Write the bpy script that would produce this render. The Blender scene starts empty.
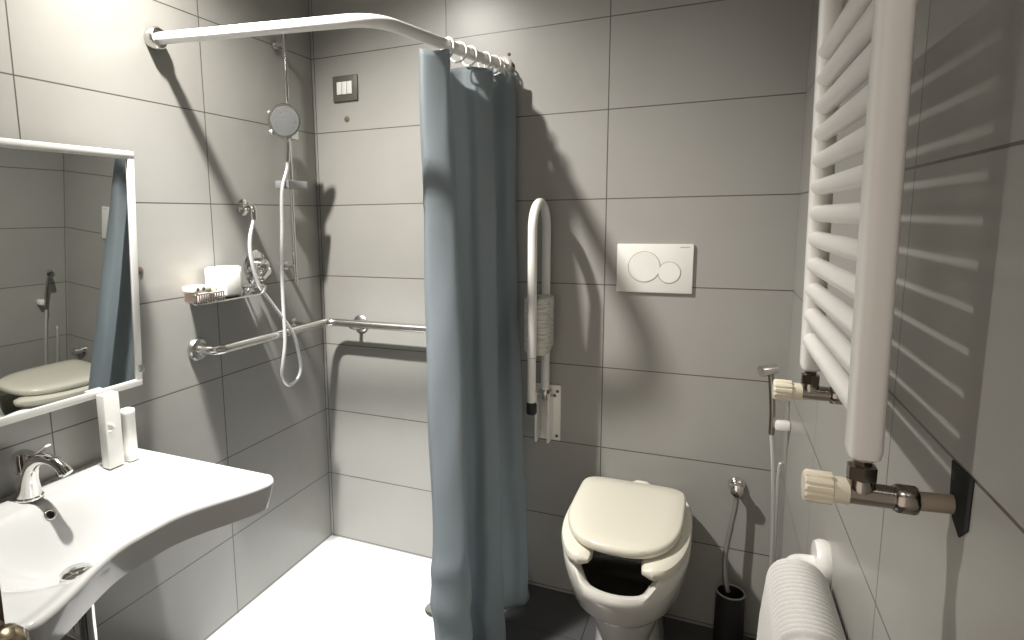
import bpy, bmesh, math, random
from mathutils import Vector, Matrix
random.seed(7)
PI = math.pi
C = bpy.context.scene.collection
W = 1.7933            # room width; x = 0 is the left wall, y = 0 the back wall
FZ = -0.0116          # floor level (tile joints lie on multiples of 0.3 m)
CEIL = 2.70
YF = -2.75            # front wall (doorway the photographer stands in)

# ------------------------------------------------------------------ materials
def new_mat(name):
    m = bpy.data.materials.new(name); m.use_nodes = True
    nt = m.node_tree
    return m, nt, nt.nodes['Principled BSDF']

def mat(name, col, rough=.5, metal=0., spec=.5, noise=None, bump=None, coat=0., trans=0., alpha=None):
    """plain surface with a little procedural variation"""
    m, nt, b = new_mat(name)
    b.inputs['Base Color'].default_value = (*col, 1)
    b.inputs['Roughness'].default_value = rough
    b.inputs['Metallic'].default_value = metal
    b.inputs['Specular IOR Level'].default_value = spec
    b.inputs['Coat Weight'].default_value = coat
    b.inputs['Transmission Weight'].default_value = trans
    tc = nt.nodes.new('ShaderNodeTexCoord')
    nz = nt.nodes.new('ShaderNodeTexNoise')
    sc, amt = noise or (14., .04)
    nz.inputs['Scale'].default_value = sc; nz.inputs['Detail'].default_value = 3
    nt.links.new(tc.outputs['Object'], nz.inputs['Vector'])
    mp = nt.nodes.new('ShaderNodeMapRange')
    mp.inputs['To Min'].default_value = 1 - amt; mp.inputs['To Max'].default_value = 1 + amt
    nt.links.new(nz.outputs['Fac'], mp.inputs['Value'])
    mx = nt.nodes.new('ShaderNodeVectorMath'); mx.operation = 'SCALE'
    mx.inputs[0].default_value = col
    nt.links.new(mp.outputs['Result'], mx.inputs['Scale'])
    nt.links.new(mx.outputs['Vector'], b.inputs['Base Color'])
    if bump:
        n2 = nt.nodes.new('ShaderNodeTexNoise'); n2.inputs['Scale'].default_value = bump[0]
        n2.inputs['Detail'].default_value = 4
        nt.links.new(tc.outputs['Object'], n2.inputs['Vector'])
        bp = nt.nodes.new('ShaderNodeBump'); bp.inputs['Strength'].default_value = bump[1]
        bp.inputs['Distance'].default_value = .01
        nt.links.new(n2.outputs['Fac'], bp.inputs['Height'])
        nt.links.new(bp.outputs['Normal'], b.inputs['Normal'])
    return m

def tile_mat(name, axis, off, col, grout, bw=.6, bh=.3, voff=0., rough=.31, mortar=.0023, flat=False, bump=.12):
    """stacked rectangular tiles laid on the wall plane, in metres"""
    m, nt, b = new_mat(name)
    N, K = nt.nodes, nt.links
    geo = N.new('ShaderNodeNewGeometry')
    sp = N.new('ShaderNodeSeparateXYZ'); K.new(geo.outputs['Position'], sp.inputs[0])
    cb = N.new('ShaderNodeCombineXYZ')
    ad = N.new('ShaderNodeMath'); ad.operation = 'ADD'; ad.inputs[1].default_value = off + 12.
    K.new(sp.outputs[axis], ad.inputs[0]); K.new(ad.outputs[0], cb.inputs[0])
    ad2 = N.new('ShaderNodeMath'); ad2.operation = 'ADD'; ad2.inputs[1].default_value = voff + 6.
    K.new(sp.outputs[1 if flat else 2], ad2.inputs[0]); K.new(ad2.outputs[0], cb.inputs[1])
    br = N.new('ShaderNodeTexBrick'); br.offset = 0.; br.squash = 1.
    br.inputs['Scale'].default_value = 1.; br.inputs['Brick Width'].default_value = bw
    br.inputs['Row Height'].default_value = bh; br.inputs['Mortar Size'].default_value = mortar
    br.inputs['Mortar Smooth'].default_value = .4; br.inputs['Bias'].default_value = 0.
    c1 = tuple(c * 1.02 for c in col); c2 = tuple(c * .97 for c in col)
    br.inputs['Color1'].default_value = (*c1, 1); br.inputs['Color2'].default_value = (*c2, 1)
    br.inputs['Mortar'].default_value = (*grout, 1)
    K.new(cb.outputs[0], br.inputs['Vector'])
    nz = N.new('ShaderNodeTexNoise'); nz.inputs['Scale'].default_value = 5.; nz.inputs['Detail'].default_value = 6
    nz.inputs['Roughness'].default_value = .62
    K.new(geo.outputs['Position'], nz.inputs['Vector'])
    mp = N.new('ShaderNodeMapRange'); mp.inputs['To Min'].default_value = .93; mp.inputs['To Max'].default_value = 1.07
    K.new(nz.outputs['Fac'], mp.inputs['Value'])
    sc = N.new('ShaderNodeVectorMath'); sc.operation = 'SCALE'
    K.new(br.outputs['Color'], sc.inputs[0]); K.new(mp.outputs['Result'], sc.inputs['Scale'])
    K.new(sc.outputs['Vector'], b.inputs['Base Color'])
    b.inputs['Roughness'].default_value = rough
    b.inputs['Specular IOR Level'].default_value = .62
    mr = N.new('ShaderNodeMapRange'); mr.inputs['To Min'].default_value = rough - .03; mr.inputs['To Max'].default_value = rough + .05
    K.new(nz.outputs['Fac'], mr.inputs['Value']); K.new(mr.outputs['Result'], b.inputs['Roughness'])
    inv = N.new('ShaderNodeMath'); inv.operation = 'SUBTRACT'; inv.inputs[0].default_value = 1.
    K.new(br.outputs['Fac'], inv.inputs[1])
    n3 = N.new('ShaderNodeTexNoise'); n3.inputs['Scale'].default_value = 38.; n3.inputs['Detail'].default_value = 3
    K.new(geo.outputs['Position'], n3.inputs['Vector'])
    ma = N.new('ShaderNodeMath'); ma.operation = 'MULTIPLY_ADD'; ma.inputs[1].default_value = .12
    K.new(n3.outputs['Fac'], ma.inputs[0]); K.new(inv.outputs[0], ma.inputs[2])
    bp = N.new('ShaderNodeBump'); bp.inputs['Strength'].default_value = bump; bp.inputs['Distance'].default_value = .003
    K.new(ma.outputs[0], bp.inputs['Height']); K.new(bp.outputs['Normal'], b.inputs['Normal'])
    return m

TILE = (.335, .328, .306)
GROUT = (.085, .078, .067)
M = {}
M['tile_x'] = tile_mat('tile back wall', 0, -.0117, TILE, GROUT)
M['tile_yl'] = tile_mat('tile left wall', 1, .0045, TILE, GROUT)
M['tile_yr'] = tile_mat('tile right wall', 1, .0098, TILE, GROUT)
M['tile_f'] = tile_mat('tile front wall', 0, 0., TILE, GROUT)
M['floor'] = tile_mat('dark floor tile', 0, .0, (.055, .055, .057), (.02, .02, .02), bw=.6, bh=.6, voff=.25, rough=.3, flat=True)
M['ceiling'] = mat('ceiling paint', (.74, .73, .70), .9)
M['white_paint'] = mat('white enamel', (.80, .79, .76), .3, coat=.3)
M['radiator'] = mat('white radiator enamel', (.87, .855, .82), .32, coat=.25)
M['ceramic'] = mat('white ceramic', (.62, .625, .62), .12, coat=.6, noise=(6, .01))
M['ceramic_wc'] = mat('toilet ceramic', (.70, .69, .635), .12, coat=.6, noise=(6, .01))
M['seat'] = mat('cream plastic', (.70, .67, .57), .28, coat=.3, noise=(6, .01))
M['acrylic'] = mat('white acrylic', (.66, .675, .685), .16, coat=.4, noise=(6, .01))
M['plastic'] = mat('white plastic', (.82, .81, .77), .35)
M['cream_knob'] = mat('cream knob plastic', (.82, .76, .61), .4)
M['chrome'] = mat('chrome', (.78, .77, .75), .09, metal=1., noise=(20, .02))
M['steel'] = mat('brushed steel', (.66, .65, .62), .24, metal=1., noise=(60, .05))
M['hose'] = mat('silver hose', (.72, .72, .71), .28, metal=.6, noise=(200, .15))
M['grey_hose'] = mat('grey hose', (.30, .30, .29), .3, metal=.5)
M['curtain'] = mat('grey blue curtain', (.205, .228, .246), .62, spec=.3, noise=(9, .07), bump=(26, .10))
_nt = M['curtain'].node_tree; _o = [n for n in _nt.nodes if n.type == 'OUTPUT_MATERIAL'][0]; _p = _nt.nodes['Principled BSDF']
_t = _nt.nodes.new('ShaderNodeBsdfTranslucent'); _t.inputs['Color'].default_value = (.74, .80, .82, 1)
_m = _nt.nodes.new('ShaderNodeMixShader'); _m.inputs['Fac'].default_value = .48
_nt.links.new(_p.outputs[0], _m.inputs[1]); _nt.links.new(_t.outputs[0], _m.inputs[2]); _nt.links.new(_m.outputs[0], _o.inputs['Surface'])
M['black'] = mat('black rubber', (.012, .012, .012), .6)
M['dark_brown'] = mat('dark brown wood', (.10, .060, .035), .5, noise=(22, .15))
M['bronze'] = mat('bronze knob', (.42, .36, .24), .22, metal=1.)
M['frame_grey'] = mat('switch frame', (.10, .095, .080), .45)
M['switch_white'] = mat('switch white', (.78, .78, .74), .4)
M['groove'] = mat('button groove', (.36, .34, .28), .6)
M['hole'] = mat('dark hole', (.012, .013, .012), .9)
M['plug'] = mat('brown plug', (.13, .10, .07), .6)
M['valve_metal'] = mat('dark nickel', (.36, .33, .29), .2, metal=1.)
M['copper'] = mat('grey brown pipe', (.32, .27, .20), .4, noise=(30, .1))
M['clear'] = mat('grey translucent plastic', (.42, .43, .43), .2, trans=.5)
M['pale_pink'] = mat('pale pink film', (.74, .58, .54), .35)
M['pale_yellow'] = mat('pale yellow label', (.80, .72, .38), .5)
M['cream_paper'] = mat('cream paper', (.82, .78, .66), .6)

# mirror
m, nt, b = new_mat('mirror glass')
b.inputs['Base Color'].default_value = (.58, .60, .59, 1); b.inputs['Metallic'].default_value = 1.; b.inputs['Roughness'].default_value = .015
M['mirror'] = m
# lamp
m, nt, b = new_mat('lamp diffuser')
b.inputs['Emission Color'].default_value = (1, .96, .88, 1); b.inputs['Emission Strength'].default_value = 4.
M['lamp'] = m
M['bowl_shade'] = mat('dark bowl shade', (.02, .02, .018), .06)  # near-black colour painting the lid's shade inside the white bowl
# towel: white terry
M['towel'] = mat('white ribbed terry', (.66, .655, .635), .95, spec=.1, noise=(120, .06), bump=(420, .18))
M['mat_cloth'] = mat('white bath mat', (.66, .64, .63), .95, spec=.1, noise=(120, .05), bump=(300, .3))
# printed sleeve: white with rows of grey scribbled print
m, nt, b = new_mat('printed sleeve')
tc = nt.nodes.new('ShaderNodeTexCoord'); mpv = nt.nodes.new('ShaderNodeMapping')
mpv.inputs['Scale'].default_value = (40, 40, 420)
nt.links.new(tc.outputs['Object'], mpv.inputs['Vector'])
nz = nt.nodes.new('ShaderNodeTexNoise'); nz.inputs['Scale'].default_value = .55; nz.inputs['Detail'].default_value = 2
nt.links.new(mpv.outputs['Vector'], nz.inputs['Vector'])
cr = nt.nodes.new('ShaderNodeValToRGB')
cr.color_ramp.elements[0].position = .30; cr.color_ramp.elements[0].color = (.40, .40, .37, 1)
cr.color_ramp.elements[1].position = .56; cr.color_ramp.elements[1].color = (.66, .65, .61, 1)
nt.links.new(nz.outputs['Fac'], cr.inputs['Fac']); nt.links.new(cr.outputs['Color'], b.inputs['Base Color'])
b.inputs['Roughness'].default_value = .25
M['sleeve'] = m

# ------------------------------------------------------------------ object helpers
def wloc(o):
    v = Vector((0, 0, 0))
    while o is not None:
        v += o.location; o = o.parent
    return v

def obj(name, bm, m, parent=None, smooth=True, angle=40):
    bmesh.ops.remove_doubles(bm, verts=bm.verts, dist=1e-6)
    bmesh.ops.recalc_face_normals(bm, faces=bm.faces)
    if parent is not None:
        bmesh.ops.translate(bm, verts=bm.verts, vec=-wloc(parent))
        org = None
    else:
        # origin at the base of the piece
        xs = [v.co.x for v in bm.verts]; ys = [v.co.y for v in bm.verts]; zs = [v.co.z for v in bm.verts]
        org = Vector(((min(xs) + max(xs)) / 2, (min(ys) + max(ys)) / 2, min(zs)))
        bmesh.ops.translate(bm, verts=bm.verts, vec=-org)
    me = bpy.data.meshes.new(name)
    if smooth:
        for f in bm.faces: f.smooth = True
        for e in bm.edges:
            if len(e.link_faces) == 2 and e.calc_face_angle(0) > math.radians(angle): e.smooth = False
    bm.to_mesh(me); bm.free()
    me.materials.append(M[m] if isinstance(m, str) else m)
    o = bpy.data.objects.new(name, me); C.objects.link(o)
    if parent is not None: o.parent = parent
    else: o.location = org
    return o

def tag(o, label, cat, group=None):
    o['label'] = label; o['category'] = cat
    if group: o['group'] = group
    return o

def thing(name, label, cat, loc, group=None):
    o = bpy.data.objects.new(name, None); C.objects.link(o)
    o.location = loc; o.empty_display_size = .05
    return tag(o, label, cat, group)

def struct(name, bm, m, parent=None, **k):
    o = obj(name, bm, m, parent, **k)
    o['kind'] = 'structure'
    return o

# ------------------------------------------------------------------ mesh helpers
def NB(): return bmesh.new()

def box(bm, x0, x1, y0, y1, z0, z1, bev=0., seg=2):
    t = bmesh.new()
    bmesh.ops.create_cube(t, size=1)
    for v in t.verts:
        v.co = Vector(((x0 + x1) / 2 + v.co.x * (x1 - x0), (y0 + y1) / 2 + v.co.y * (y1 - y0), (z0 + z1) / 2 + v.co.z * (z1 - z0)))
    if bev: bmesh.ops.bevel(t, geom=list(t.edges), offset=bev, segments=seg, affect='EDGES', profile=.5)
    join(bm, t); return bm

def join(bm, t):
    me = bpy.data.meshes.new('tmp'); t.to_mesh(me); t.free(); bm.from_mesh(me); bpy.data.meshes.remove(me)

def frame(d):
    d = Vector(d).normalized()
    a = Vector((0, 0, 1)) if abs(d.z) < .9 else Vector((1, 0, 0))
    u = d.cross(a).normalized(); return u, d.cross(u).normalized()

def grid_faces(bm, rings, closed=True, cap0=True, cap1=True):
    n = len(rings[0])
    V = [[bm.verts.new(p) for p in r] for r in rings]
    for i in range(len(V) - 1):
        for j in range(n if closed else n - 1):
            k = (j + 1) % n
            try: bm.faces.new((V[i][j], V[i][k], V[i + 1][k], V[i + 1][j]))
            except ValueError: pass
    if cap0: bm.faces.new(V[0])
    if cap1: bm.faces.new(V[-1])
    return V

def fillet(pts, r, n=6):
    pts = [Vector(p) for p in pts]; out = [pts[0]]
    for i in range(1, len(pts) - 1):
        p, a, b = pts[i], pts[i - 1], pts[i + 1]
        rr = r[i - 1] if isinstance(r, (list, tuple)) else r
        da, db = (a - p), (b - p)
        d = min(rr, da.length * .49, db.length * .49)
        s, e = p + da.normalized() * d, p + db.normalized() * d
        for k in range(n + 1):
            t = k / n; out.append((1 - t) ** 2 * s + 2 * t * (1 - t) * p + t * t * e)
    out.append(pts[-1]); return out

def crom(pts, n=6):
    pts = [Vector(p) for p in pts]; q = [2 * pts[0] - pts[1]] + pts + [2 * pts[-1] - pts[-2]]
    out = []
    for i in range(1, len(q) - 2):
        for k in range(n):
            t = k / n; a, b, c, d = q[i - 1], q[i], q[i + 1], q[i + 2]
            out.append(.5 * ((2 * b) + (c - a) * t + (2 * a - 5 * b + 4 * c - d) * t * t + (3 * b - a - 3 * c + d) * t ** 3))
    out.append(pts[-1]); return out

def tube(bm, pts, r, n=16, cap=True, sx=1., sy=1.):
    """round tube along a polyline; r may be a list"""
    pts = [Vector(p) for p in pts]; rings = []
    u = None
    for i, p in enumerate(pts):
        d = (pts[min(i + 1, len(pts) - 1)] - pts[max(i - 1, 0)]).normalized()
        if u is None: u, w = frame(d)
        else:
            u = (u - d * u.dot(d)).normalized(); w = d.cross(u)
        rr = r[i] if isinstance(r, (list, tuple)) else r
        rings.append([p + (u * math.cos(2 * PI * k / n) * sx + w * math.sin(2 * PI * k / n) * sy) * rr for k in range(n)])
    grid_faces(bm, rings, True, cap, cap); return bm

def lathe(bm, prof, o, axis, n=28):
    """prof: (radius, distance along axis) list, open at both ends is capped"""
    axis = Vector(axis).normalized(); u, w = frame(axis); o = Vector(o)
    rings = [[o + axis * h + (u * math.cos(2 * PI * k / n) + w * math.sin(2 * PI * k / n)) * max(r, 1e-4) for k in range(n)] for r, h in prof]
    grid_faces(bm, rings); return bm

def torus(bm, c, axis, R, r, n=32, k=10):
    u, w = frame(axis); c = Vector(c); ax = Vector(axis).normalized(); rings = []
    for i in range(n + 1):
        a = 2 * PI * i / n; d = u * math.cos(a) + w * math.sin(a)
        rings.append([c + d * (R + r * math.cos(2 * PI * j / k)) + ax * r * math.sin(2 * PI * j / k) for j in range(k)])
    grid_faces(bm, rings, True, False, False); return bm

def sstep(a, b, x):
    t = max(0., min(1., (x - a) / (b - a))); return t * t * (3 - 2 * t)

# ------------------------------------------------------------------ room shell
struct('wall_left', box(NB(), -.12, 0, YF - .12, .12, FZ - .12, CEIL + .1), 'tile_yl', smooth=False)
struct('wall_back', box(NB(), 0, W, 0, .12, FZ - .12, CEIL + .1), 'tile_x', smooth=False)
struct('wall_right', box(NB(), W, W + .12, YF - .12, .12, FZ - .12, CEIL + .1), 'tile_yr', smooth=False)
bm = NB()
DX0, DX1, DZ = .62, 1.72, 2.12
box(bm, 0, DX0, YF - .12, YF, FZ, CEIL); box(bm, DX1, W, YF - .12, YF, FZ, CEIL); box(bm, DX0, DX1, YF - .12, YF, DZ, CEIL)
struct('wall_front', bm, 'tile_f', smooth=False)
struct('ceiling', box(NB(), 0, W, YF, 0, CEIL, CEIL + .1), 'ceiling', smooth=False)
# floor with the flush shower tray let into it
TX, TY = .80, -.80
bm = NB()
box(bm, TX, W, YF, 0, FZ - .1, FZ); box(bm, 0, TX, YF, TY, FZ - .1, FZ)
struct('floor', bm, 'floor', smooth=False)

# door standing open at the left edge of the picture
bm = NB(); box(bm, .645, .685, -2.62, -1.715, FZ + .008, 2.08, .003)
dr = struct('door_1', bm, 'dark_brown')
bm = NB()
lathe(bm, [(.0, 0), (.024, .0), (.024, .004), (.010, .008), (.009, .022), (.020, .027), (.0275, .038), (.0265, .052), (.018, .062), (.0, .065)], (.685, -1.742, .889), (1, 0, 0))
k = obj('door_knob', bm, 'bronze', dr); k['label'] = 'round bronze knob on the dark door edge'

# ------------------------------------------------------------------ shower tray
bm = NB()
nx, ny = 96, 96
def tray_z(x, y):
    e = min(x, TX - x, -y, y - TY)
    z = FZ + .004 - .024 * sstep(.045, .066, e)
    # rows of raised anti-slip pads
    u, v = (x - .40) , (y + .30)
    if abs(u) < .17 and abs(v) < .21:
        pu, pv = (u + .17) / .068, (v + .21) / .06
        iu, iv = int(pu), int(pv)
        cu, cv = pu - iu - .5, pv - iv - .5
        if (iu + iv) % 2 == 0: z += .013 * max(0., 1 - (cu / .42) ** 2 - (cv / .40) ** 2) ** .5
    dd = math.hypot(x - .655, y + .275); z -= .004 * sstep(.12, .0, dd)
    return z
rows = [[Vector((TX * i / nx, TY * j / ny, tray_z(TX * i / nx, TY * j / ny))) for i in range(nx + 1)] for j in range(ny + 1)]
grid_faces(bm, rows, False, False, False)
ed = [e for e in bm.edges if len(e.link_faces) == 1]
r = bmesh.ops.extrude_edge_only(bm, edges=ed)
for v in [g for g in r['geom'] if isinstance(g, bmesh.types.BMVert)]: v.co.z = FZ - .06
tray = thing('shower_tray', 'white flush shower tray with raised pads in the corner by the grey curtain', 'shower tray', (.4, -.4, FZ - .06))
obj('basin', bm, 'acrylic', tray)
bm = NB(); lathe(bm, [(.0, 0), (.055, 0), (.055, .006), (.048, .011), (.0, .013)], (.668, -.262, FZ - .022), (0, 0, 1))
o = obj('drain_cover', bm, 'chrome', tray); o['label'] = 'round chrome drain cover'

# white bath mat lying on the front of the tray
bm = NB()
rows = []
for j in range(15):
    v = j / 14
    row = []
    for i in range(25):
        u = i / 24
        x = .395 + .315 * u + .012 * math.sin(4 * v); y = -.445 + .03 * math.sin(PI * u) - .33 * v
        e = min(u, 1 - u, v, 1 - v)
        z = FZ - .016 + .022 * sstep(0, .09, e) + .003 * math.sin(9 * u + 5 * v) + .006
        row.append(Vector((x, y, z)))
    rows.append(row)
grid_faces(bm, rows, False, False, False)
r = bmesh.ops.extrude_face_region(bm, geom=list(bm.faces))
for v in [g for g in r['geom'] if isinstance(g, bmesh.types.BMVert)]: v.co.z = FZ - .0185
tag(obj('bath_mat', bm, 'mat_cloth'), 'white bath mat lying on the shower tray at the bottom edge of the photo', 'bath mat')

# ------------------------------------------------------------------ curtain rod
F = Vector((0, -.79, 1.985)); BEND = Vector((.733, -.731, 1.958)); E_ = Vector((.842, 0, 1.98))
rod = thing('shower_curtain_rod', 'white bent curtain rod from left tiled wall to back wall', 'curtain rod', F)
bm = NB(); tube(bm, fillet([F, BEND, E_], .09, 10), .0175, 20); obj('rod', bm, 'white_paint', rod)
d1 = (BEND - F).normalized(); d2 = (BEND - E_).normalized()
bm = NB(); lathe(bm, [(.0, 0), (.032, 0), (.033, .006), (.033, .024), (.028, .030), (.0, .030)], F, (1, 0, 0))
o = obj('wall_flange', bm, 'steel', rod); o['label'] = 'round steel flange on the left wall'
bm = NB(); lathe(bm, [(.0, 0), (.030, 0), (.030, .018), (.024, .024), (.0, .024)], E_, (0, -1, 0)); obj('wall_flange', bm, 'white_paint', rod)

def rodpt(t): return E_ + (BEND - E_) * t
ring_t = [.075, .125, .205, .345, .44, .525]
names_r = ['nearest the back wall', 'second from the back wall', 'third from the back wall', 'fourth from the back wall',
           'second from the room end of the rod', 'nearest the rod bend']
ring_proto = None
for i, t in enumerate(ring_t):
    p = rodpt(t) + Vector((0, 0, -.0088))
    if ring_proto is None:
        bm = NB(); torus(bm, p, (.25, 1, 0), .030, .0034)
        o = obj('curtain_ring', bm, 'white_paint'); ring_proto = (o, p.copy(), o.location.copy())
    else:
        o = ring_proto[0].copy(); C.objects.link(o); o.location = ring_proto[2] + (p - ring_proto[1])
        o.rotation_euler = (0, 0, .25 * math.sin(i * 2.1))
    tag(o, 'white curtain ring on the rod, ' + names_r[i], 'curtain ring', 'white rings holding the grey curtain')

# ------------------------------------------------------------------ shower curtain
top = [(.722, -.452), (.745, -.470), (.782, -.440), (.797, -.405), (.772, -.340), (.735, -.265), (.772, -.226), (.826, -.245), (.868, -.213),
       (.850, -.165), (.800, -.132), (.832, -.104), (.884, -.098), (.900, -.062), (.852, -.045), (.805, -.030)]
mid = [(.752, -.500), (.782, -.528), (.838, -.522), (.870, -.490), (.842, -.425), (.800, -.355), (.828, -.312), (.872, -.318), (.903, -.268),
       (.874, -.195), (.828, -.152), (.860, -.122), (.906, -.115), (.922, -.070), (.872, -.050), (.825, -.030)]
bot = [(.812, -.592), (.842, -.618), (.892, -.598), (.916, -.560), (.878, -.480), (.832, -.400), (.875, -.410), (.945, -.458), (.978, -.405),
       (.942, -.315), (.900, -.245), (.934, -.195), (.974, -.155), (.974, -.092), (.912, -.060), (.872, -.030)]
NC = 10
ct, cm, cb = [crom([Vector((x, y, 0)) for x, y in q], NC) for q in (top, mid, bot)]
nz_ = 110
rows = []
for j in range(nz_ + 1):
    v = j / nz_                                   # 0 top, 1 bottom
    row = []
    for i in range(len(ct)):
        s = i / (len(ct) - 1)
        ztop = 1.932 + .012 * sstep(.25, .19, s) + .006 * math.cos(s * 2 * PI * 5)
        z = ztop + (.006 - ztop) * v
        a = (1 - v) * (1 - 2 * v); b_ = 4 * v * (1 - v); c = v * (2 * v - 1)
        p = ct[i] * a + cm[i] * b_ + cb[i] * c
        # creases from packing, and buckling near the hem
        k1 = .004 * math.sin(11 * s + 19 * v) * math.sin(7 * v + 23 * s)
        k2 = .016 * sstep(.68, .88, v) * math.sin(13 * s + 16 * v) * sstep(1.0, .93, v)
        k3 = .010 * math.exp(-((v - .91 - .12 * (s - .25)) / .022) ** 2) + .007 * math.exp(-((v - .80 + .1 * (s - .3)) / .016) ** 2)
        k4 = .003 * math.exp(-((v - .235) / .006) ** 2)
        n = Vector((-.45, -.9, 0))
        p = p + n * (k1 + k2 * .8 + k3 + k4) + Vector((.9, -.4, 0)) * (k2 * .5)
        p.y = min(p.y, -.014)
        row.append(Vector((p.x, p.y, z)))
    rows.append(row)
bm = NB(); grid_faces(bm, rows, False, False, False)
cur = obj('shower_curtain', bm, 'curtain')
sm = cur.modifiers.new('thickness', 'SOLIDIFY'); sm.thickness = .0012; sm.offset = 0
tag(cur, 'grey blue fabric shower curtain gathered against the back wall', 'shower curtain')

# ------------------------------------------------------------------ grab bar around the shower corner
gb = thing('grab_bar', 'stainless corner grab bar running along left and back shower walls', 'grab bar', (0, -.708, 1.02))
D = .083
bm = NB()
tube(bm, fillet([(0, -.708, 1.02), (D, -.708, 1.02), (D, -D, 1.015), (.80, -D, 1.012), (.80, 0, 1.012)], [.07, .06, .07], 10), .0165, 20)
obj('bar', bm, 'steel', gb)
for p, ax in (((0, -.708, 1.02), (1, 0, 0)), ((.80, 0, 1.012), (0, -1, 0))):
    bm = NB(); lathe(bm, [(.0, 0), (.040, 0), (.040, .006), (.034, .014), (.020, .016), (.0, .016)], p, ax); obj('flange', bm, 'steel', gb)
bm = NB()
tube(bm, fillet([(0, -.205, 1.027), (.045, -.205, 1.027), (D, -.205, 1.016)], .02), .007, 12)
lathe(bm, [(.0, 0), (.019, 0), (.019, .005), (.0, .006)], (0, -.205, 1.027), (1, 0, 0)); obj('wall_bracket', bm, 'steel', gb)
bm = NB()
tube(bm, fillet([(.198, 0, .995), (.198, -.045, .985), (.198, -D, 1.0)], .02), .008, 12)
lathe(bm, [(.0, 0), (.036, 0), (.036, .006), (.026, .014), (.0, .016)], (.198, 0, 1.0), (0, -1, 0)); obj('wall_bracket', bm, 'steel', gb)

# ------------------------------------------------------------------ slide rail with hand shower
sr = thing('shower_rail', 'slim chrome vertical shower rail on left wall near the corner', 'shower rail', (.05, -.237, 1.198))
bm = NB(); tube(bm, [(.05, -.237, 1.198), (.05, -.235, 2.14)], .0085, 16); obj('rail', bm, 'chrome', sr)
for z in (1.262, 2.10):
    bm = NB(); tube(bm, [(0, -.237, z), (.05, -.237, z)], .010, 14); lathe(bm, [(0, 0), (.017, 0), (.017, .008), (0, .009)], (0, -.237, z), (1, 0, 0)); obj('rail_mount', bm, 'chrome', sr)
bm = NB(); box(bm, .028, .082, -.262, -.212, 1.745, 1.79, .008)
tube(bm, [(.06, -.26, 1.765), (.10, -.30, 1.755)], .013, 14)
for z in (1.825, 1.757): lathe(bm, [(.0, 0), (.009, 0), (.010, .014), (.0, .018)], (.065, -.352, z), (.35, -.9, 0))
tube(bm, [(.06, -.262, 1.80), (.06, -.35, 1.825)], .005, 10); tube(bm, [(.06, -.262, 1.772), (.06, -.35, 1.757)], .005, 10)
obj('slider', bm, 'chrome', sr)
bm = NB()   # soap dish clipped on the rail
box(bm, .034, .098, -.312, -.195, 1.562, 1.567, .002); box(bm, .091, .098, -.312, -.195, 1.563, 1.590, .003)
box(bm, .034, .040, -.312, -.195, 1.563, 1.590, .003); box(bm, .034, .098, -.312, -.306, 1.563, 1.590, .003); box(bm, .034, .098, -.201, -.195, 1.563, 1.590, .003)
o = obj('soap_dish', bm, 'clear', sr); o['label'] = 'small grey translucent soap dish'
hs = thing('hand_shower', 'round grey hand shower held on the slim rail', 'hand shower', (.088, -.30, 1.745))
ax = Vector((.80, -.55, -.25)).normalized(); hc = Vector((.100, -.322, 1.803))
bm = NB(); lathe(bm, [(.0, -.022), (.030, -.020), (.055, -.010), (.062, 0), (.060, .006), (.0, .007)], hc, ax, 36); obj('shower_head', bm, 'steel', hs)
bm = NB(); lathe(bm, [(.0, .0065), (.052, .0065), (.052, .010), (.0, .011)], hc, ax, 36)
for rr, nn in ((.018, 6), (.036, 12)):
    for q in range(nn):
        u, w = frame(ax); a = 2 * PI * q / nn
        lathe(bm, [(.0, .010), (.003, .010), (.003, .0112), (.0, .0113)], hc + (u * math.cos(a) + w * math.sin(a)) * rr, ax, 8)
o = obj('spray_plate', bm, 'clear', hs); o['label'] = 'grey spray plate'
bm = NB(); tube(bm, crom([hc - ax * .015, hc - ax * .03 + Vector((0, .012, -.035)), Vector((.086, -.291, 1.735)), Vector((.085, -.296, 1.66))], 6), [.013] * 6 + [.011] * 13, 14); obj('handle', bm, 'chrome', hs)

# wall outlet and hose
wo = thing('hose_outlet', 'chrome wall elbow above the white box, feeding shower hose', 'hose outlet', (0, -.452, 1.485))
bm = NB(); lathe(bm, [(.0, 0), (.030, 0), (.030, .004), (.020, .012), (.0, .013)], (0, -.452, 1.49), (1, 0, 0)); obj('flange', bm, 'chrome', wo)
bm = NB(); tube(bm, fillet([(.005, -.452, 1.49), (.062, -.468, 1.49), (.065, -.472, 1.445)], .02), .0125, 16); obj('elbow', bm, 'chrome', wo)
hp = [(.065, -.472, 1.45), (.075, -.510, 1.375), (.08, -.512, 1.30), (.083, -.486, 1.214), (.09, -.424, 1.133), (.114, -.352, 1.02), (.112, -.318, .93),
      (.105, -.302, .865), (.100, -.325, .826), (.098, -.372, .818), (.100, -.408, .86), (.112, -.412, .92), (.114, -.398, 1.0), (.098, -.378, 1.146), (.086, -.360, 1.28), (.084, -.346, 1.41), (.083, -.333, 1.55), (.084, -.300, 1.63), (.085, -.296, 1.665)]
bm = NB(); tube(bm, crom(hp, 8), .0068, 12)
tag(obj('shower_hose', bm, 'hose'), 'silver shower hose hanging in a loop from the hand shower', 'shower hose')

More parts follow.
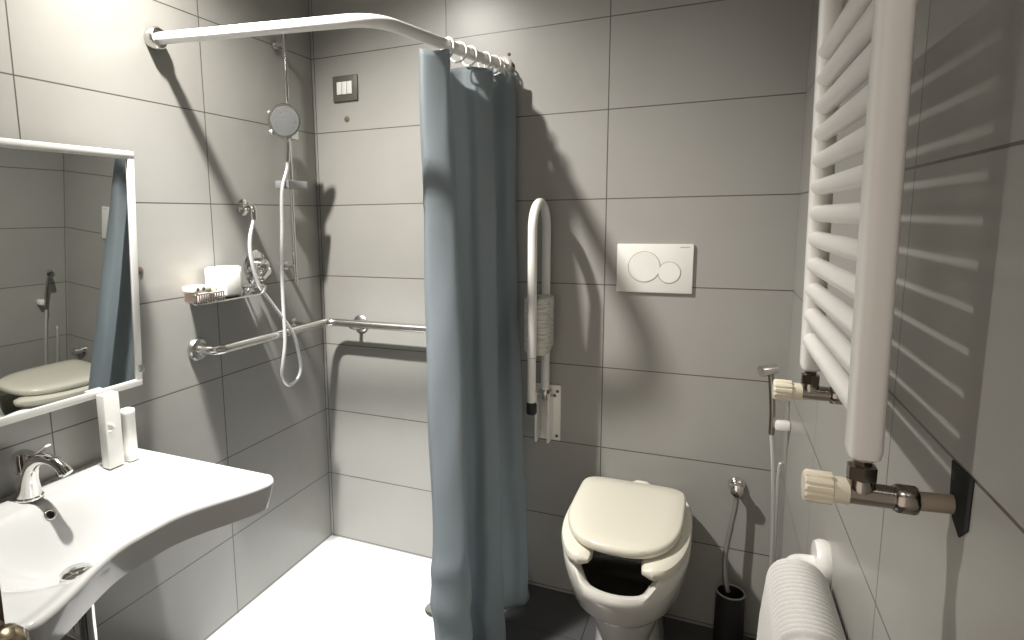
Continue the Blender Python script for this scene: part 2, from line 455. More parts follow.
# mixer tap
mx = thing('shower_mixer', 'chrome shower mixer tap beside the white box on left wall', 'shower mixer', (0, -.405, 1.262))
bm = NB(); lathe(bm, [(.0, 0), (.062, 0), (.062, .004), (.055, .010), (.0, .012)], (0, -.405, 1.272), (1, 0, 0), 36); obj('wall_plate', bm, 'chrome', mx)
bm = NB(); lathe(bm, [(.034, .008), (.034, .034), (.028, .045), (.0, .050)], (0, -.405, 1.272), (1, 0, 0)); obj('body', bm, 'chrome', mx)
bm = NB(); tube(bm, fillet([(.045, -.405, 1.272), (.072, -.420, 1.262), (.085, -.470, 1.235)], .02), [.016] * 8 + [.010], 14); obj('lever', bm, 'chrome', mx)
# shelf
sh = thing('shower_shelf', 'chrome wire shelf on left shower wall carrying white box and packets', 'shelf', (0, -.63, 1.183))
pts = [(.0, -.725), (.02, -.735), (.09, -.79), (.112, -.80), (.112, -.50), (.10, -.485), (.0, -.485)]
bm = NB(); grid_faces(bm, [[Vector((x, y, z)) for x, y in pts] for z in (1.184, 1.1885)]); obj('shelf_plate', bm, 'chrome', sh)
bm = NB(); tube(bm, fillet([(.0, -.728, 1.218), (.116, -.812, 1.218), (.116, -.69, 1.218)], .02), .003, 8)
obj('gallery_rail', bm, 'chrome', sh)
for i in range(12):
    bm = NB(); y = -.802 + .112 * i / 11; tube(bm, [(.116, y, 1.186), (.116, y, 1.218)], .0022, 8); obj('wire', bm, 'chrome', sh)
bm = NB(); tube(bm, fillet([(.0, -.482, 1.215), (.116, -.482, 1.215), (.116, -.51, 1.188)], .02), .004, 8)
tube(bm, [(.03, -.485, 1.19), (.03, -.45, 1.225)], .006, 10); tube(bm, [(.06, -.485, 1.205), (.06, -.44, 1.205)], .005, 10)
lathe(bm, [(0, 0), (.011, 0), (.011, .012), (0, .014)], (.03, -.452, 1.225), (.3, .7, .3)); lathe(bm, [(0, 0), (.010, 0), (.010, .012), (0, .014)], (.06, -.446, 1.205), (.6, .7, 0))
obj('side_rail', bm, 'chrome', sh)
wb = thing('storage_box', 'white rounded box standing on chrome shelf in the shower', 'box', (.065, -.625, 1.189))
bm = NB(); box(bm, .018, .100, -.676, -.578, 1.189, 1.292, .012, 3); obj('body', bm, 'plastic', wb)
bm = NB(); box(bm, .094, .106, -.668, -.594, 1.196, 1.284, .006, 3); obj('front_panel', bm, 'plastic', wb)
# toiletry packets in the basket end of the shelf
for (x, y, z, rz, l, cap, mt) in ((.078, -.765, 1.189, .1, 'pale pink packet lying at the front end of chrome shelf', 0, 'pale_pink'),
                             (.046, -.712, 1.189, -.1, 'pale pink packet between the wall and the white box', 0, 'pale_pink')):
    bm = NB(); box(bm, x - .030, x + .030, y - .024, y + .024, z, z + .032, .005)
    bmesh.ops.rotate(bm, verts=bm.verts, cent=(x, y, z), matrix=Matrix.Rotation(rz, 3, 'Z'))
    tag(obj('toiletry_packet', bm, mt), l, 'packet', 'toiletry packets on the shower shelf')
pk = thing('toiletry_box', 'flat cream box with dark dots on top of the pink packets', 'box', (.08, -.765, 1.222))
bm = NB(); box(bm, .055, .105, -.800, -.728, 1.222, 1.242, .003); obj('carton', bm, 'cream_paper', pk)
for y in (-.785, -.762):
    bm = NB(); lathe(bm, [(0, 0), (.006, 0), (.006, .0015), (0, .0016)], (.1045, y, 1.233), (1, 0, 0), 16); o = obj('printed_dot', bm, 'frame_grey', pk); o['label'] = 'dark printed dot'
bm = NB(); lathe(bm, [(0, 0), (.016, 0), (.017, .010), (.012, .018), (.009, .020), (.009, .026), (0, .027)], (.085, -.708, 1.222), (0, 0, 1), 20)
yt = obj('toiletry_bottle', bm, 'pale_yellow'); tag(yt, 'tiny yellow toiletry pot on the packets beside the white box', 'bottle')

# ------------------------------------------------------------------ wall plates, plugs
sw = thing('light_switch', 'dark framed three rocker switch high on back shower wall', 'switch', (.164, 0, 1.917))
bm = NB(); box(bm, .105, .222, -.010, 0, 1.917, 2.019, .004); obj('frame', bm, 'frame_grey', sw)
for i in range(3):
    bm = NB(); x = .127 + i * .0245; box(bm, x, x + .0225, -.014, -.008, 1.944, 1.994, .002); o = obj('rocker', bm, 'switch_white', sw)
    if i == 0: pass
for (p, ax, r_, l) in (((.163, 0, 1.848), (0, -1, 0), .012, 'brown round plug in the wall under the switch'),
                      ((0, -.902, 1.300), (1, 0, 0), .012, 'dark round screw plug beside the mirror frame'),
                      ((.858, 0, 2.020), (0, -1, 0), .006, 'upper tiny dark plug by the rod end'),
                      ((.872, 0, 1.981), (0, -1, 0), .007, 'lower tiny dark plug by the rod end')):
    bm = NB(); lathe(bm, [(.0, 0), (r_, 0), (r_, .002), (r_ * .6, .004), (.0, .004)], p, ax, 20)
    tag(obj('wall_plug', bm, 'plug'), l, 'wall plug')

fp = thing('flush_plate', 'white rectangular flush plate with two round buttons above toilet', 'flush plate', (1.377, 0, 1.18))
bm = NB(); box(bm, 1.254, 1.500, -.012, 0, 1.179, 1.345, .003); obj('plate', bm, 'plastic', fp)
for x, z, r_, l in ((1.345, 1.267, .053, 'large round button'), (1.426, 1.249, .037, 'small round button')):
    bm = NB(); lathe(bm, [(.0, 0), (r_ - .0022, 0), (r_ - .003, .0022), (.0, .0026)], (x, -.0118, z), (0, -1, 0), 48)
    o = obj('button', bm, 'plastic', fp); o['label'] = l
    bm = NB(); torus(bm, (x, -.0117, z), (0, 1, 0), r_ - .0005, .0012, 48, 6); g = obj('groove', bm, 'groove', o)
bm = NB(); box(bm, 1.458, 1.488, -.0126, -.0115, 1.3335, 1.3355); o = obj('embossed_mark', bm, 'groove', fp)

# ------------------------------------------------------------------ folding grab rail by the toilet
fr = thing('folding_grab_rail', 'white fold-up support rail with printed sleeve on back wall', 'grab rail', (1.012, 0, .60))
XR = 1.012; YA, YB = -.222, -.042; R_ = (YB - YA) / 2 * 1.0; zc = 1.505 - .0155 - R_
arc = [(XR, (YA + YB) / 2 - R_ * math.cos(PI * k / 20), zc + R_ * math.sin(PI * k / 20)) for k in range(21)]
bm = NB(); tube(bm, [(XR, YA, .97)] + arc + [(XR, YB, .81)], .0155, 20); obj('rail', bm, 'white_paint', fr)
bm = NB(); tube(bm, [(XR, YA, .81), (XR, YA, .968)], .0142, 20); obj('leg', bm, 'white_paint', fr)
bm = NB(); lathe(bm, [(0, 0), (.015, 0), (.018, .006), (.018, .034), (.0155, .042), (0, .042)], (XR, YA, .77), (0, 0, 1)); o = obj('foot_cap', bm, 'black', fr); o['label'] = 'black rubber foot cap'
bm = NB()
rr = []
for k in range(28):
    a = 2 * PI * k / 28; cx, sy = math.cos(a), math.sin(a)
    rr.append((math.copysign(abs(cx) ** .55, cx) * .044, math.copysign(abs(sy) ** .55, sy) * .070))
zz = [(.965, .80), (.972, .93), (.985, 1.0), (1.155, 1.0), (1.163, .98)]
grid_faces(bm, [[Vector((XR - .004 + x * s, -.118 + y * s, z + (.018 if y > 0 else 0) * (1 if i < 2 else 0))) for x, y in rr] for i, (z, s) in enumerate(zz)], True, True, True)
o = obj('instruction_sleeve', bm, 'sleeve', fr); o['label'] = 'printed paper sleeve'
bm = NB(); box(bm, .962, 1.062, -.008, 0, .604, .818, .003)
obj('wall_plate', bm, 'white_paint', fr)
bm = NB(); box(bm, .980, .988, -.070, -.006, .612, .80, .002); box(bm, 1.026, 1.034, -.070, -.006, .612, .80, .002); obj('hinge_cheeks', bm, 'white_paint', fr)
bm = NB(); tube(bm, [(.978, -.042, .79), (1.036, -.042, .79)], .006, 10); box(bm, .996, 1.022, -.055, -.03, .770, .815, .004); o = obj('hinge_pin', bm, 'steel', fr)
for x, z in ((1.050, .795), (1.049, .622), (.970, .622), (1.040, .778)):
    bm = NB(); lathe(bm, [(0, 0), (.006, 0), (.005, .003), (0, .0035)], (x, -.008, z), (0, -1, 0), 14); o = obj('screw', bm, 'frame_grey', fr)

# ------------------------------------------------------------------ toilet
XT = 1.354
def egg(a, yb, yf, n=64, ymid=None, nb=4.5, nf=2.15):
    ym = ymid if ymid is not None else yb + (yf - yb) * .52
    out = []
    for k in range(n):
        t = 2 * PI * k / n; s, c = math.sin(t), math.cos(t)
        e = nb if c > 0 else nf
        x = a * math.copysign(abs(s) ** (2 / e), s); yy = abs(c) ** (2 / e)
        out.append((XT + x, ym + (yb - ym) * yy if c > 0 else ym + (yf - ym) * yy))
    return out
wc = thing('toilet', 'white floor-standing accessible toilet with notched front bowl and cream lid', 'toilet', (XT, -.35, FZ))
lev = [(FZ, .108, -.02, -.43, 0), (.05, .102, -.02, -.425, 0), (.14, .098, -.02, -.425, 0), (.215, .102, -.02, -.45, 0), (.262, .116, -.02, -.50, 0), (.30, .140, -.02, -.565, 0), (.35, .162, -.02, -.625, 0),
       (.41, .178, -.02, -.640, .25), (.455, .184, -.02, -.652, .85), (.478, .183, -.02, -.651, 1), (.487, .176, -.03, -.645, 1), (.487, .162, -.05, -.630, 1), (.475, .150, -.08, -.614, 1),
       (.44, .140, -.12, -.602, .85), (.38, .130, -.14, -.580, .3), (.28, .115, -.15, -.53, 0), (.16, .085, -.17, -.46, 0), (.08, .06, -.20, -.42, 0)]
rings = []
for z, a, yb, yf, nt_ in lev:
    r = []
    for x, y in egg(a, yb, yf):
        w = sstep(-.53, -.60, y) * sstep(.125, .070, abs(x - XT)) if yf < -.599 else 0
        r.append(Vector((x, y, z - .046 * w * nt_)))
    rings.append(r)
bm = NB(); grid_faces(bm, rings); obj('bowl', bm, 'ceramic_wc', wc)
bm = NB(); grid_faces(bm, [[Vector((x, y, z)) for x, y in egg(a, -.145, yf)] for z, a, yf in ((.372, .124, -.575), (.374, .126, -.58))])  # dark sheet set high in the bowl, stands in for its shaded interior
o = obj('bowl_shade', bm, 'bowl_shade', wc); o['label'] = 'dark sheet painting the shade inside the bowl'
# horseshoe seat, open towards the front
bm = NB(); secs = []
N = 56; half = .50                               # angle of the gap at the front
for i in range(N + 1):
    t = (PI + half) + (2 * PI - 2 * half) * i / N
    s, c = math.sin(t), math.cos(t)
    def pt(a, yb, yf, ym=-.36):
        e = 4. if c > 0 else 2.2
        yy = abs(c) ** (2 / e)
        return Vector((XT + a * math.copysign(abs(s) ** (2 / e), s), ym + ((yb - ym) if c > 0 else (yf - ym)) * yy, 0))
    po, pi_ = pt(.184, -.135, -.672), pt(.094, -.21, -.588)
    endk = min(1., math.sqrt(max(.004, 1 - (1 - min(i, N - i) / 4) ** 2)) if min(i, N - i) < 4 else 1.)
    mid_ = (po + pi_) / 2; po = mid_ + (po - mid_) * endk; pi_ = mid_ + (pi_ - mid_) * endk
    sec = []
    for q in range(14):
        b = 2 * PI * q / 14; cu, su = math.cos(b), math.sin(b)
        f = .5 + .5 * math.copysign(abs(cu) ** .6, cu)
        sec.append(pi_.lerp(po, f) + Vector((0, 0, .503 + .022 * math.copysign(abs(su) ** .7, su) * (.25 + .75 * endk))))
    secs.append(sec)
grid_faces(bm, secs); o = obj('seat', bm, 'seat', wc); o['label'] = 'cream horseshoe seat open at the front'
# lid
def lidring(k, z):
    out = []
    for x, y in egg(.165 * k, -.150, -.598, 72, -.33, 7.0, 2.6):
        yc = -.37
        out.append(Vector((1.351 + (x - XT), yc + (y - yc) * (1 - (1 - k) * .8), z)))
    return out
bm = NB()
grid_faces(bm, [lidring(.965, .529), lidring(.99, .532), lidring(1, .538), lidring(1, .546), lidring(.985, .553), lidring(.95, .5565), lidring(.7, .5585), lidring(.35, .5595), lidring(.05, .56)])
o = obj('lid', bm, 'seat', wc); o['label'] = 'cream closed lid'
for dx in (.012,):
    bm = NB(); tube(bm, [(1.322 + dx, -.140, .536), (1.328 + dx, -.140, .536), (1.345 + dx, -.140, .536), (1.375 + dx, -.140, .536), (1.392 + dx, -.140, .536), (1.398 + dx, -.140, .536)], [.004, .010, .019, .019, .010, .004], 16); obj('hinge', bm, 'seat', wc)

# chrome elbow in the wall beside toilet, flexible pipe
wv = thing('wall_valve', 'round chrome wall valve with grey pipe to the right of toilet', 'valve', (1.665, 0, .53))
bm = NB(); lathe(bm, [(.0, 0), (.027, 0), (.027, .006), (.022, .016), (.016, .020), (.016, .040), (.020, .044), (.020, .058), (.010, .063), (.0, .064)], (1.665, 0, .535), (0, -1, 0)); obj('valve_body', bm, 'chrome', wv)
bm = NB(); tube(bm, crom([(1.665, -.038, .525), (1.663, -.042, .48), (1.653, -.05, .41), (1.640, -.06, .31), (1.642, -.075, .24), (1.652, -.085, .19)], 8), .0085, 14); o = obj('flexible_pipe', bm, 'grey_hose', wv)
bh = thing('toilet_brush_holder', 'dark cylindrical holder on the floor under round chrome valve', 'toilet brush holder', (1.66, -.095, FZ))
bm = NB(); lathe(bm, [(.0, 0), (.046, 0), (.047, .01), (.044, .21), (.041, .21), (.040, .05), (.0, .05)], (1.66, -.095, FZ), (0, 0, 1)); obj('cup', bm, 'black', bh)
bm = NB(); torus(bm, (1.66, -.095, FZ + .21), (0, 0, 1), .0425, .003); o = obj('rim', bm, 'grey_hose', bh); o['label'] = 'grey rim'

# bidet hand spray on the right wall
hd = thing('bidet_spray_holder', 'white wall bracket under the chrome spray in the right corner', 'holder', (W, -.17, .80))
bm = NB(); box(bm, 1.752, W, -.172, -.138, .795, .822, .006); obj('bracket', bm, 'plastic', hd)
sp_ = thing('bidet_spray', 'slim chrome bidet spray hanging in white bracket near back corner', 'bidet spray', (1.735, -.172, .80))
bm = NB(); tube(bm, crom([(1.745, -.150, .775), (1.744, -.148, .85), (1.738, -.140, .93), (1.734, -.132, .968)], 6), .0085, 14); obj('handle', bm, 'valve_metal', sp_)
bm = NB(); lathe(bm, [(.0, -.014), (.014, -.014), (.0155, .0), (.0185, .030), (.0175, .036), (.0, .037)], (1.738, -.130, .972), (-.80, -.42, -.12)); obj('spray_head', bm, 'chrome', sp_)
bm = NB(); tube(bm, crom([(1.745, -.150, .785), (1.755, -.148, .68), (1.764, -.145, .52), (1.769, -.14, .34), (1.772, -.125, .20), (1.776, -.105, .15), (1.779, -.085, .20), (1.780, -.075, .36), (1.780, -.07, .62), (1.786, -.07, .66)], 8), .0062, 12)
tag(obj('bidet_hose', bm, 'hose'), 'silver hose looping down the right corner from bidet spray', 'hose')

# ------------------------------------------------------------------ towel radiator on the right wall
rd = thing('towel_radiator', 'white ladder towel radiator on the right wall', 'radiator', (W, -1.25, 1.19))
XP = W - .0778; YR0, YR1 = -1.058, -1.447; RZ0, RZ1 = 1.192, 2.32
tilt = lambda z: -.006 * (z - 1.2) / .5
def rpost(y):
    bm = NB(); rings = []
    for z, s in ((RZ0, .6), (RZ0 + .004, .9), (RZ0 + .012, 1), (RZ1 - .012, 1), (RZ1 - .004, .9), (RZ1, .6)):
        r = []
        for k in range(28):
            a = 2 * PI * k / 28; cx, sy = math.cos(a), math.sin(a)
            r.append(Vector((XP + tilt(z) + math.copysign(abs(cx) ** .62, cx) * .0158 * s, y + math.copysign(abs(sy) ** .62, sy) * .0175 * s, z)))
        rings.append(r)
    grid_faces(bm, rings); return bm
for y in (YR0, YR1): obj('post', rpost(y), 'radiator', rd)
zs = [1.243 + .0400 * i for i in range(12)] + [1.80 + .0400 * i for i in range(6)] + [2.12 + .04 * i for i in range(5)]
for z in zs:
    bm = NB(); x = XP - .003 + tilt(z); tube(bm, [(x, YR0, z), (x, YR1, z)], .0125, 18); obj('rung', bm, 'radiator', rd)
for y in (YR0, YR1):
    bm = NB()
    lathe(bm, [(0, 0), (.010, 0), (.010, .012), (.014, .012), (.014, .026), (.009, .028), (.009, .034), (0, .034)], (XP, y, RZ0 - .033), (0, 0, 1), 6)
    tube(bm, [(1.700, y, 1.155), (1.748, y, 1.155)], [.0125, .0115], 18)
    lathe(bm, [(0, -.016), (.010, -.013), (.0145, 0), (.010, .013), (0, .016)], (XP, y, 1.165), (0, 0, 1), 16)
    v_ = obj('valve', bm, 'valve_metal', rd); v_['label'] = 'chrome angle valve'
    bm = NB(); lathe(bm, [(0, 0), (.0135, 0), (.0155, .003), (.0155, .017), (.0135, .020), (0, .020)], (1.744, y, 1.155), (1, 0, 0), 8); obj('nut', bm, 'valve_metal', v_)
    bm = NB(); tube(bm, [(1.76, y, 1.155), (W - .0005, y, 1.157)], .0095, 16); o = obj('pipe', bm, 'copper', v_); o['label'] = 'grey brown pipe into the wall'
    bm = NB(); rings = []
    for h_, s in ((1.664, .85), (1.666, 1.), (1.690, 1.), (1.691, .80), (1.705, .80)):
        r = []
        for k in range(72):
            a = 2 * PI * k / 72; rad = .0172 * s - (.0022 if (k % 6) in (0, 1) and s == 1. else 0)
            r.append(Vector((h_, y + math.cos(a) * rad, 1.155 + math.sin(a) * rad)))
        rings.append(r)
    grid_faces(bm, rings); o = obj('valve_knob', bm, 'cream_knob', v_); o['label'] = 'cream ribbed valve knob'
# rough opening in the tile round the front pipe
bm = NB(); pts = [(-1.434, 1.198), (-1.490, 1.200), (-1.489, 1.150), (-1.470, 1.134), (-1.450, 1.144), (-1.438, 1.162)]
grid_faces(bm, [[Vector((W - .0012, y, z)) for y, z in pts], [Vector((W + .01, y, z)) for y, z in pts]])
struct('trim_1', bm, 'hole', smooth=False)

# ------------------------------------------------------------------ towel rail with ribbed towel, right wall
tr = thing('towel_rail', 'white towel arm on round flange low on right wall', 'towel rail', (W, -.833, .75))
bm = NB(); lathe(bm, [(0, 0), (.046, 0), (.048, .006), (.048, .016), (.043, .024), (0, .026)], (W, -.866, .761), (-1, 0, 0), 36); obj('wall_flange', bm, 'white_paint', tr)
bm = NB(); tube(bm, fillet([(W - .01, -.866, .760), (1.732, -.866, .757), (1.732, -1.13, .752)], .05, 10), .0165, 18); obj('arm', bm, 'white_paint', tr)
bm = NB(); secs = []
y0, y1 = -.902, -1.160; NS = 220
for i in range(NS + 1):
    t = i / NS; y = y0 + (y1 - y0) * t
    rib = .0036 * math.sin(2 * PI * t * 20)
    edge = -.011 * sstep(.16, .0, t) - .008 * sstep(.03, 0, t) - .008 * sstep(.975, 1., t)
    sec = []
    R0 = .049 + rib + edge + .003 * t
    outer, inner = [], []
    xc, zc_ = 1.734, .746
    outer.append(Vector((xc + .8 * R0 + .0, y, .46))); outer.append(Vector((xc + .92 * R0, y, .62)))
    inner_r = .019
    for q in range(17):
        a = PI * q / 16
        outer.append(Vector((xc + math.cos(a) * R0, y + .004 * math.sin(a * 3), zc_ + math.sin(a) * R0 * 1.03)))
        inner.append(Vector((xc + math.cos(a) * inner_r, y, zc_ + math.sin(a) * inner_r)))
    outer.append(Vector((xc - 1.12 * R0, y, .68))); outer.append(Vector((xc - 1.18 * R0, y, .60))); outer.append(Vector((xc - 1.12 * R0, y, .46)))
    inner = [Vector((xc + .012, y, .46)), Vector((xc + .016, y, .62))] + inner + [Vector((xc - .016, y, .62)), Vector((xc - .012, y, .46))]
    secs.append(outer + inner[::-1])
grid_faces(bm, secs)
tag(obj('towel', bm, 'towel'), 'white ribbed towel draped over the white towel arm', 'towel')

# ------------------------------------------------------------------ mirror (tilted)
tl = math.radians(3.64)
mn = Vector((math.cos(tl), 0, -math.sin(tl))); mu = Vector((math.sin(tl), 0, math.cos(tl)))    # face normal, up along the glass
MO = Vector((.0508, 0, 1.0))
def mp_(y, s, d): return MO + Vector((0, y, 0)) + mu * s + mn * d
def mbox(bm, ya, yb, sa, sb, da, db, bev=.003):
    t = NB(); box(t, da, db, ya, yb, sa, sb, bev)
    for v in t.verts: v.co = mp_(v.co.y, v.co.z, v.co.x)
    join(bm, t)
MY0, MY1, MS0, MS1 = -1.56, -.965, -.028, .637
mr = thing('mirror', 'tilted rectangular mirror in a slim white frame above the washbasin', 'mirror', (.045, (MY0 + MY1) / 2, .972))
fw = .021
bm = NB(); mbox(bm, MY0, MY1, MS0, MS0 + fw, -.022, .005); mbox(bm, MY0, MY1, MS1 - fw, MS1, -.022, .005)
mbox(bm, MY0, MY0 + fw, MS0 + fw - .002, MS1 - fw + .002, -.022, .005); mbox(bm, MY1 - fw, MY1, MS0 + fw - .002, MS1 - fw + .002, -.022, .005)
obj('frame', bm, 'white_paint', mr)
bm = NB(); mbox(bm, MY0 + fw - .004, MY1 - fw + .004, MS0 + fw - .004, MS1 - fw + .004, -.004, 0., 0); obj('glass', bm, 'mirror', mr, smooth=False)
for y in (-1.04, -1.48):
    for z in (1.10, 1.52):
        bm = NB(); tube(bm, [(0, y, z), mp_(y, z - 1.0, -.02)], .010, 12); obj('wall_bracket', bm, 'steel', mr)
bm = NB(); mbox(bm, MY1 - .014, MY1 + .006, .012, .034, -.015, .007, .002); o = obj('corner_clip', bm, 'steel', mr); o['label'] = 'small grey corner clip'

# ------------------------------------------------------------------ washbasin
YC, HW = -1.308, .333
def base_front(v):                                # v in -1..1 across the basin; concave front edge
    return .470 + .086 * sstep(.12, .95, abs(v))
def front(v):
    r = .05; xb = base_front(v); dy = (1 - abs(v)) * HW
    if dy < r: xb = xb - r + math.sqrt(max(0, r * r - (r - dy) ** 2))
    return xb
def bowl(x, y):
    dx = x - .262; dy = (y - YC + .014)
    rx = .168 if dx < 0 else .262
    r = (abs(dx / rx) ** 2.5 + abs(dy / .272) ** 2.5) ** .4
    d = .128 * (1 - sstep(.25, 1.04, r)) + .004 * (1 - r) * (r < 1)
    d += .006 * sstep(.035, .09, x) * sstep(.99, .93, abs(dy) / HW)          # gentle fall from the back deck
    ef = base_front(max(-1, min(1, (y - YC) / HW))) - x                            # rim left standing along the front edge
    d *= sstep(.002, .045, ef)
    return max(0, d)
def spaced(n, k=2.2):                              # denser towards both ends
    out = []
    for i in range(n + 1):
        t = -1 + 2 * i / n; out.append(math.copysign(1 - (1 - abs(t)) ** k, t) if False else math.sin(t * PI / 2))
    return out
vs = spaced(84); us = [0.] + [(.5 - .5 * math.cos(PI * i / 64)) for i in range(1, 65)]
TOPZ = .783; FR = .013
topg, botg = [], []
for v in vs:
    xf = front(v); y = YC + v * HW; ra, rb = [], []
    for u in us:
        x = u * xf
        e = min((1 - u) * xf * .95, (1 - abs(v)) * HW)
        fz = FR - math.sqrt(max(0, FR * FR - (FR - e) ** 2)) if e < FR else 0.
        dep = bowl(x, y)
        lip = .003 * sstep(.05, .018, e)
        z = TOPZ - dep - fz + lip - .004
        ra.append(Vector((x, y, z)))
        zb = TOPZ - .052 - .030 * sstep(.55, .1, 0) * 0
        zb = min(TOPZ - .078, TOPZ - dep - .022)
        k = .90 + .10 * sstep(.0, .55, 0)
        rb.append(Vector((x * .968, YC + (y - YC) * .985, zb)))
    topg.append(ra); botg.append(rb)
bm = NB()
VT = grid_faces(bm, topg, False, False, False); VB = grid_faces(bm, botg, False, False, False)
nv, nu = len(VT), len(us)
per = [(i, nu - 1) for i in range(nv)]
loop = [(0, j) for j in range(nu)] + [(i, nu - 1) for i in range(1, nv)] + [(nv - 1, j) for j in range(nu - 2, -1, -1)] + [(i, 0) for i in range(nv - 2, 0, -1)]
for a, b in zip(loop, loop[1:] + loop[:1]):
    try: bm.faces.new((VT[a[0]][a[1]], VT[b[0]][b[1]], VB[b[0]][b[1]], VB[a[0]][a[1]]))
    except ValueError: pass
sk = thing('washbasin', 'white wall-hung washbasin with a concave front edge, lower left', 'washbasin', (.0, YC, .60))
obj('basin', bm, 'ceramic', sk)
zd = TOPZ - bowl(.272, YC - .042) - .004
bm = NB(); lathe(bm, [(.0, 0), (.033, 0), (.036, .003), (.036, .005), (.022, .007), (.022, .013), (.034, .015), (.034, .019), (.028, .023), (.0, .025)], (.272, YC - .042, zd - .001), (0, 0, 1)); o = obj('drain_plug', bm, 'chrome', sk); o['label'] = 'round chrome drain plug'
# overflow ring on the back slope
def bz(x, y): return TOPZ - bowl(x, y) - .004
xo = .126; n_ = Vector((-(bz(xo + .004, YC) - bz(xo - .004, YC)) / .008, 0, 1)).normalized()
po = Vector((xo, YC, bz(xo, YC)))
bm = NB(); torus(bm, po + n_ * .001, n_, .0115, .0028, 28, 10); ov = obj('overflow_ring', bm, 'chrome', sk); ov['label'] = 'chrome overflow ring'
bm = NB(); lathe(bm, [(0, -.004), (.011, -.004), (.011, .001), (0, .0012)], po, n_, 24); obj('overflow_hole', bm, 'hole', ov)
bm = NB(); tube(bm, fillet([(.225, YC, .615), (.225, YC, .42), (.12, YC, .42), (.12, YC, .50), (0, YC, .50)], .03), .018, 16); o = obj('waste_trap', bm, 'chrome', sk); o['label'] = 'chrome waste pipe under the basin'

# faucet
fc = thing('basin_faucet', 'chrome single lever faucet on the back of washbasin', 'faucet', (.055, YC, .779))
bm = NB()
pts = crom([(.053, YC, .776), (.054, YC, .80), (.058, YC, .83), (.072, YC + .003, .862), (.100, YC + .008, .880), (.132, YC + .014, .880), (.158, YC + .018, .866), (.170, YC + .020, .852)], 6)
rad = []
for i in range(len(pts)):
    t = i / (len(pts) - 1); rad.append(.0275 - .0145 * sstep(0, .75, t) + .002 * sstep(.8, 1, t))
tube(bm, pts, rad, 22); lathe(bm, [(0, 0), (.031, 0), (.031, .004), (.028, .007), (0, .007)], (.053, YC, .777), (0, 0, 1)); obj('spout', bm, 'chrome', fc)
bm = NB(); lathe(bm, [(.020, .0), (.026, .006), (.026, .036), (.022, .048), (.010, .055), (0, .056)], (.050, YC, .842), (-.12, 0, 1)); obj('cartridge_cap', bm, 'chrome', fc)
bm = NB(); rings = []
for t in range(9):
    q = t / 8; c_ = Vector((.045 + .085 * q, YC + .010 * q, .892 + .026 * q - .012 * math.sin(PI * q))); w = .013 - .005 * q; h_ = .006 - .003 * q
    rings.append([c_ + Vector((0, math.cos(2 * PI * k / 12) * w, math.sin(2 * PI * k / 12) * h_)) for k in range(12)])
grid_faces(bm, rings); obj('lever', bm, 'chrome', fc)
bm = NB(); lathe(bm, [(0, 0), (.014, 0), (.014, .014), (.012, .016), (0, .016)], (.1665, YC + .0195, .862), (.6, .1, -.8)); obj('aerator', bm, 'chrome', fc)

# white column and tube standing on the basin
cl = thing('white_dispenser', 'tall square white dispenser with a round boss on washbasin deck', 'dispenser', (.073, -1.094, .777))
bm = NB(); box(bm, .058, .089, -1.118, -1.070, .777, .985, .004); obj('body', bm, 'plastic', cl)
bm = NB(); lathe(bm, [(0, 0), (.0135, 0), (.0135, .005), (.009, .006), (.008, .004), (0, .004)], (.088, -1.106, .893), (.72, -.7, 0)); obj('boss', bm, 'plastic', cl)
tb = thing('bathroom_tube', 'short white ribbed tube beside the taller white dispenser', 'tube', (.078, -1.042, .777))
bm = NB(); rings = []
for z, s in ((.777, .92), (.781, 1), (.800, 1), (.802, .97), (.908, .97), (.910, 1.02), (.922, 1.02), (.925, .9)):
    r = []
    for k in range(40):
        a = 2 * PI * k / 40; cx, sy = math.cos(a), math.sin(a); rb_ = .0170 * s * (1 - (.03 if k % 4 == 0 and .802 <= z <= .909 else 0))
        r.append(Vector((.078 + math.copysign(abs(cx) ** .7, cx) * rb_, -1.042 + math.copysign(abs(sy) ** .7, sy) * rb_, z)))
    rings.append(r)
grid_faces(bm, rings); obj('body', bm, 'plastic', tb)

# ------------------------------------------------------------------ lamp and light
LP = Vector((.285, -1.17, 2.647))
cd = thing('ceiling_lamp', 'round white ceiling downlight close to left wall', 'lamp', (LP.x, LP.y, CEIL - .03))
bm = NB(); lathe(bm, [(.070, 0), (.075, .006), (.075, .030), (.060, .030), (.058, .004)], (LP.x, LP.y, CEIL - .031), (0, 0, 1), 40); obj('trim_ring', bm, 'white_paint', cd)
bm = NB(); lathe(bm, [(0, 0), (.056, 0), (.056, .003), (0, .003)], (LP.x, LP.y, CEIL - .012), (0, 0, 1), 40); obj('diffuser', bm, 'lamp', cd)
ld = bpy.data.lights.new('downlight', 'SPOT'); ld.energy = 300; ld.color = (1., .965, .90); ld.shadow_soft_size = .036
ld.spot_size = math.radians(108); ld.spot_blend = 1.
lo = bpy.data.objects.new('downlight', ld); C.objects.link(lo); lo.location = LP
lo.rotation_euler = (Vector((.88, -.16, -.25)) - LP).to_track_quat('-Z', 'Y').to_euler()

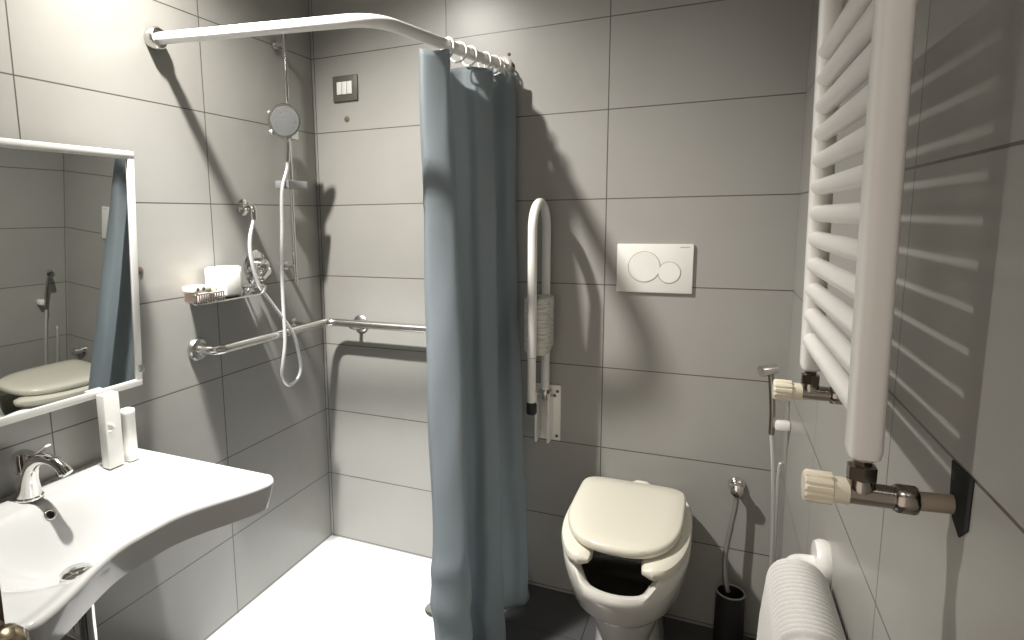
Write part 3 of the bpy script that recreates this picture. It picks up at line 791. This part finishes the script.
lc = bpy.data.lights.new('downlight beam core', 'SPOT'); lc.energy = 430; lc.color = (.985, .99, .98); lc.shadow_soft_size = .09
lc.spot_size = math.radians(45); lc.spot_blend = .9
lco = bpy.data.objects.new('downlight beam core', lc); C.objects.link(lco); lco.location = LP
lco.rotation_euler = (Vector((.44, -.27, 0)) - LP).to_track_quat('-Z', 'Y').to_euler()
L2 = Vector((1.45, -2.35, 2.63))  # lamp added out of view as soft fill for the shadows
cd2 = thing('ceiling_lamp', 'added round opal fill lamp, out of view by the doorway', 'lamp', (L2.x, L2.y, CEIL - .06))
bm = NB(); lathe(bm, [(.150, 0), (.165, .01), (.165, .06), (.148, .06), (.146, .006)], (L2.x, L2.y, CEIL - .06), (0, 0, 1), 40); obj('rim', bm, 'white_paint', cd2)
bm = NB(); lathe(bm, [(0, 0), (.145, 0), (.145, .004), (0, .004)], (L2.x, L2.y, CEIL - .05), (0, 0, 1), 40); obj('diffuser', bm, 'lamp', cd2)
l2 = bpy.data.lights.new('added opal fill', 'AREA'); l2.shape = 'DISK'; l2.size = .28; l2.energy = 3; l2.color = (1., .975, .95)
lo2 = bpy.data.objects.new('added opal fill', l2); C.objects.link(lo2); lo2.location = L2

w = bpy.data.worlds.new('doorway_fill'); bpy.context.scene.world = w; w.use_nodes = True
bg = w.node_tree.nodes['Background']; bg.inputs[0].default_value = (1., .87, .76, 1); bg.inputs[1].default_value = 1.15  # warm ambient fill added, let in by the doorway to lift the shadows

# ------------------------------------------------------------------ camera
cam = bpy.data.cameras.new('camera'); co = bpy.data.objects.new('camera', cam); C.objects.link(co)
cam.sensor_fit = 'HORIZONTAL'; cam.sensor_width = 36.; cam.lens = 603.17 / 1024 * 36
cam.shift_x = (512 - 444.97) / 1024; cam.shift_y = (301.02 - 320) / 1024
cam.clip_start = .01
r_ = Vector((0.9123391, 0.4091920, -0.0141161)); u_ = Vector((-0.0438543, 0.1319404, 0.9902871)); f_ = Vector((-0.4070800, 0.9028586, -0.1383192))
mw = Matrix((( r_.x, u_.x, -f_.x, 1.56805), (r_.y, u_.y, -f_.y, -2.16556), (r_.z, u_.z, -f_.z, 1.44609), (0, 0, 0, 1)))
co.matrix_world = mw
sc = bpy.context.scene; sc.camera = co
sc.view_settings.view_transform = 'Standard'; sc.view_settings.look = 'None'
sc.view_settings.exposure = 0.; sc.view_settings.gamma = 1.; sc.view_settings.use_curve_mapping = False
sc.cycles.max_bounces = 10; sc.cycles.diffuse_bounces = 6; sc.cycles.glossy_bounces = 6
sc.cycles.caustics_reflective = False; sc.cycles.caustics_refractive = False
sc.cycles.sample_clamp_indirect = 4.
sc.cycles.use_denoising = True
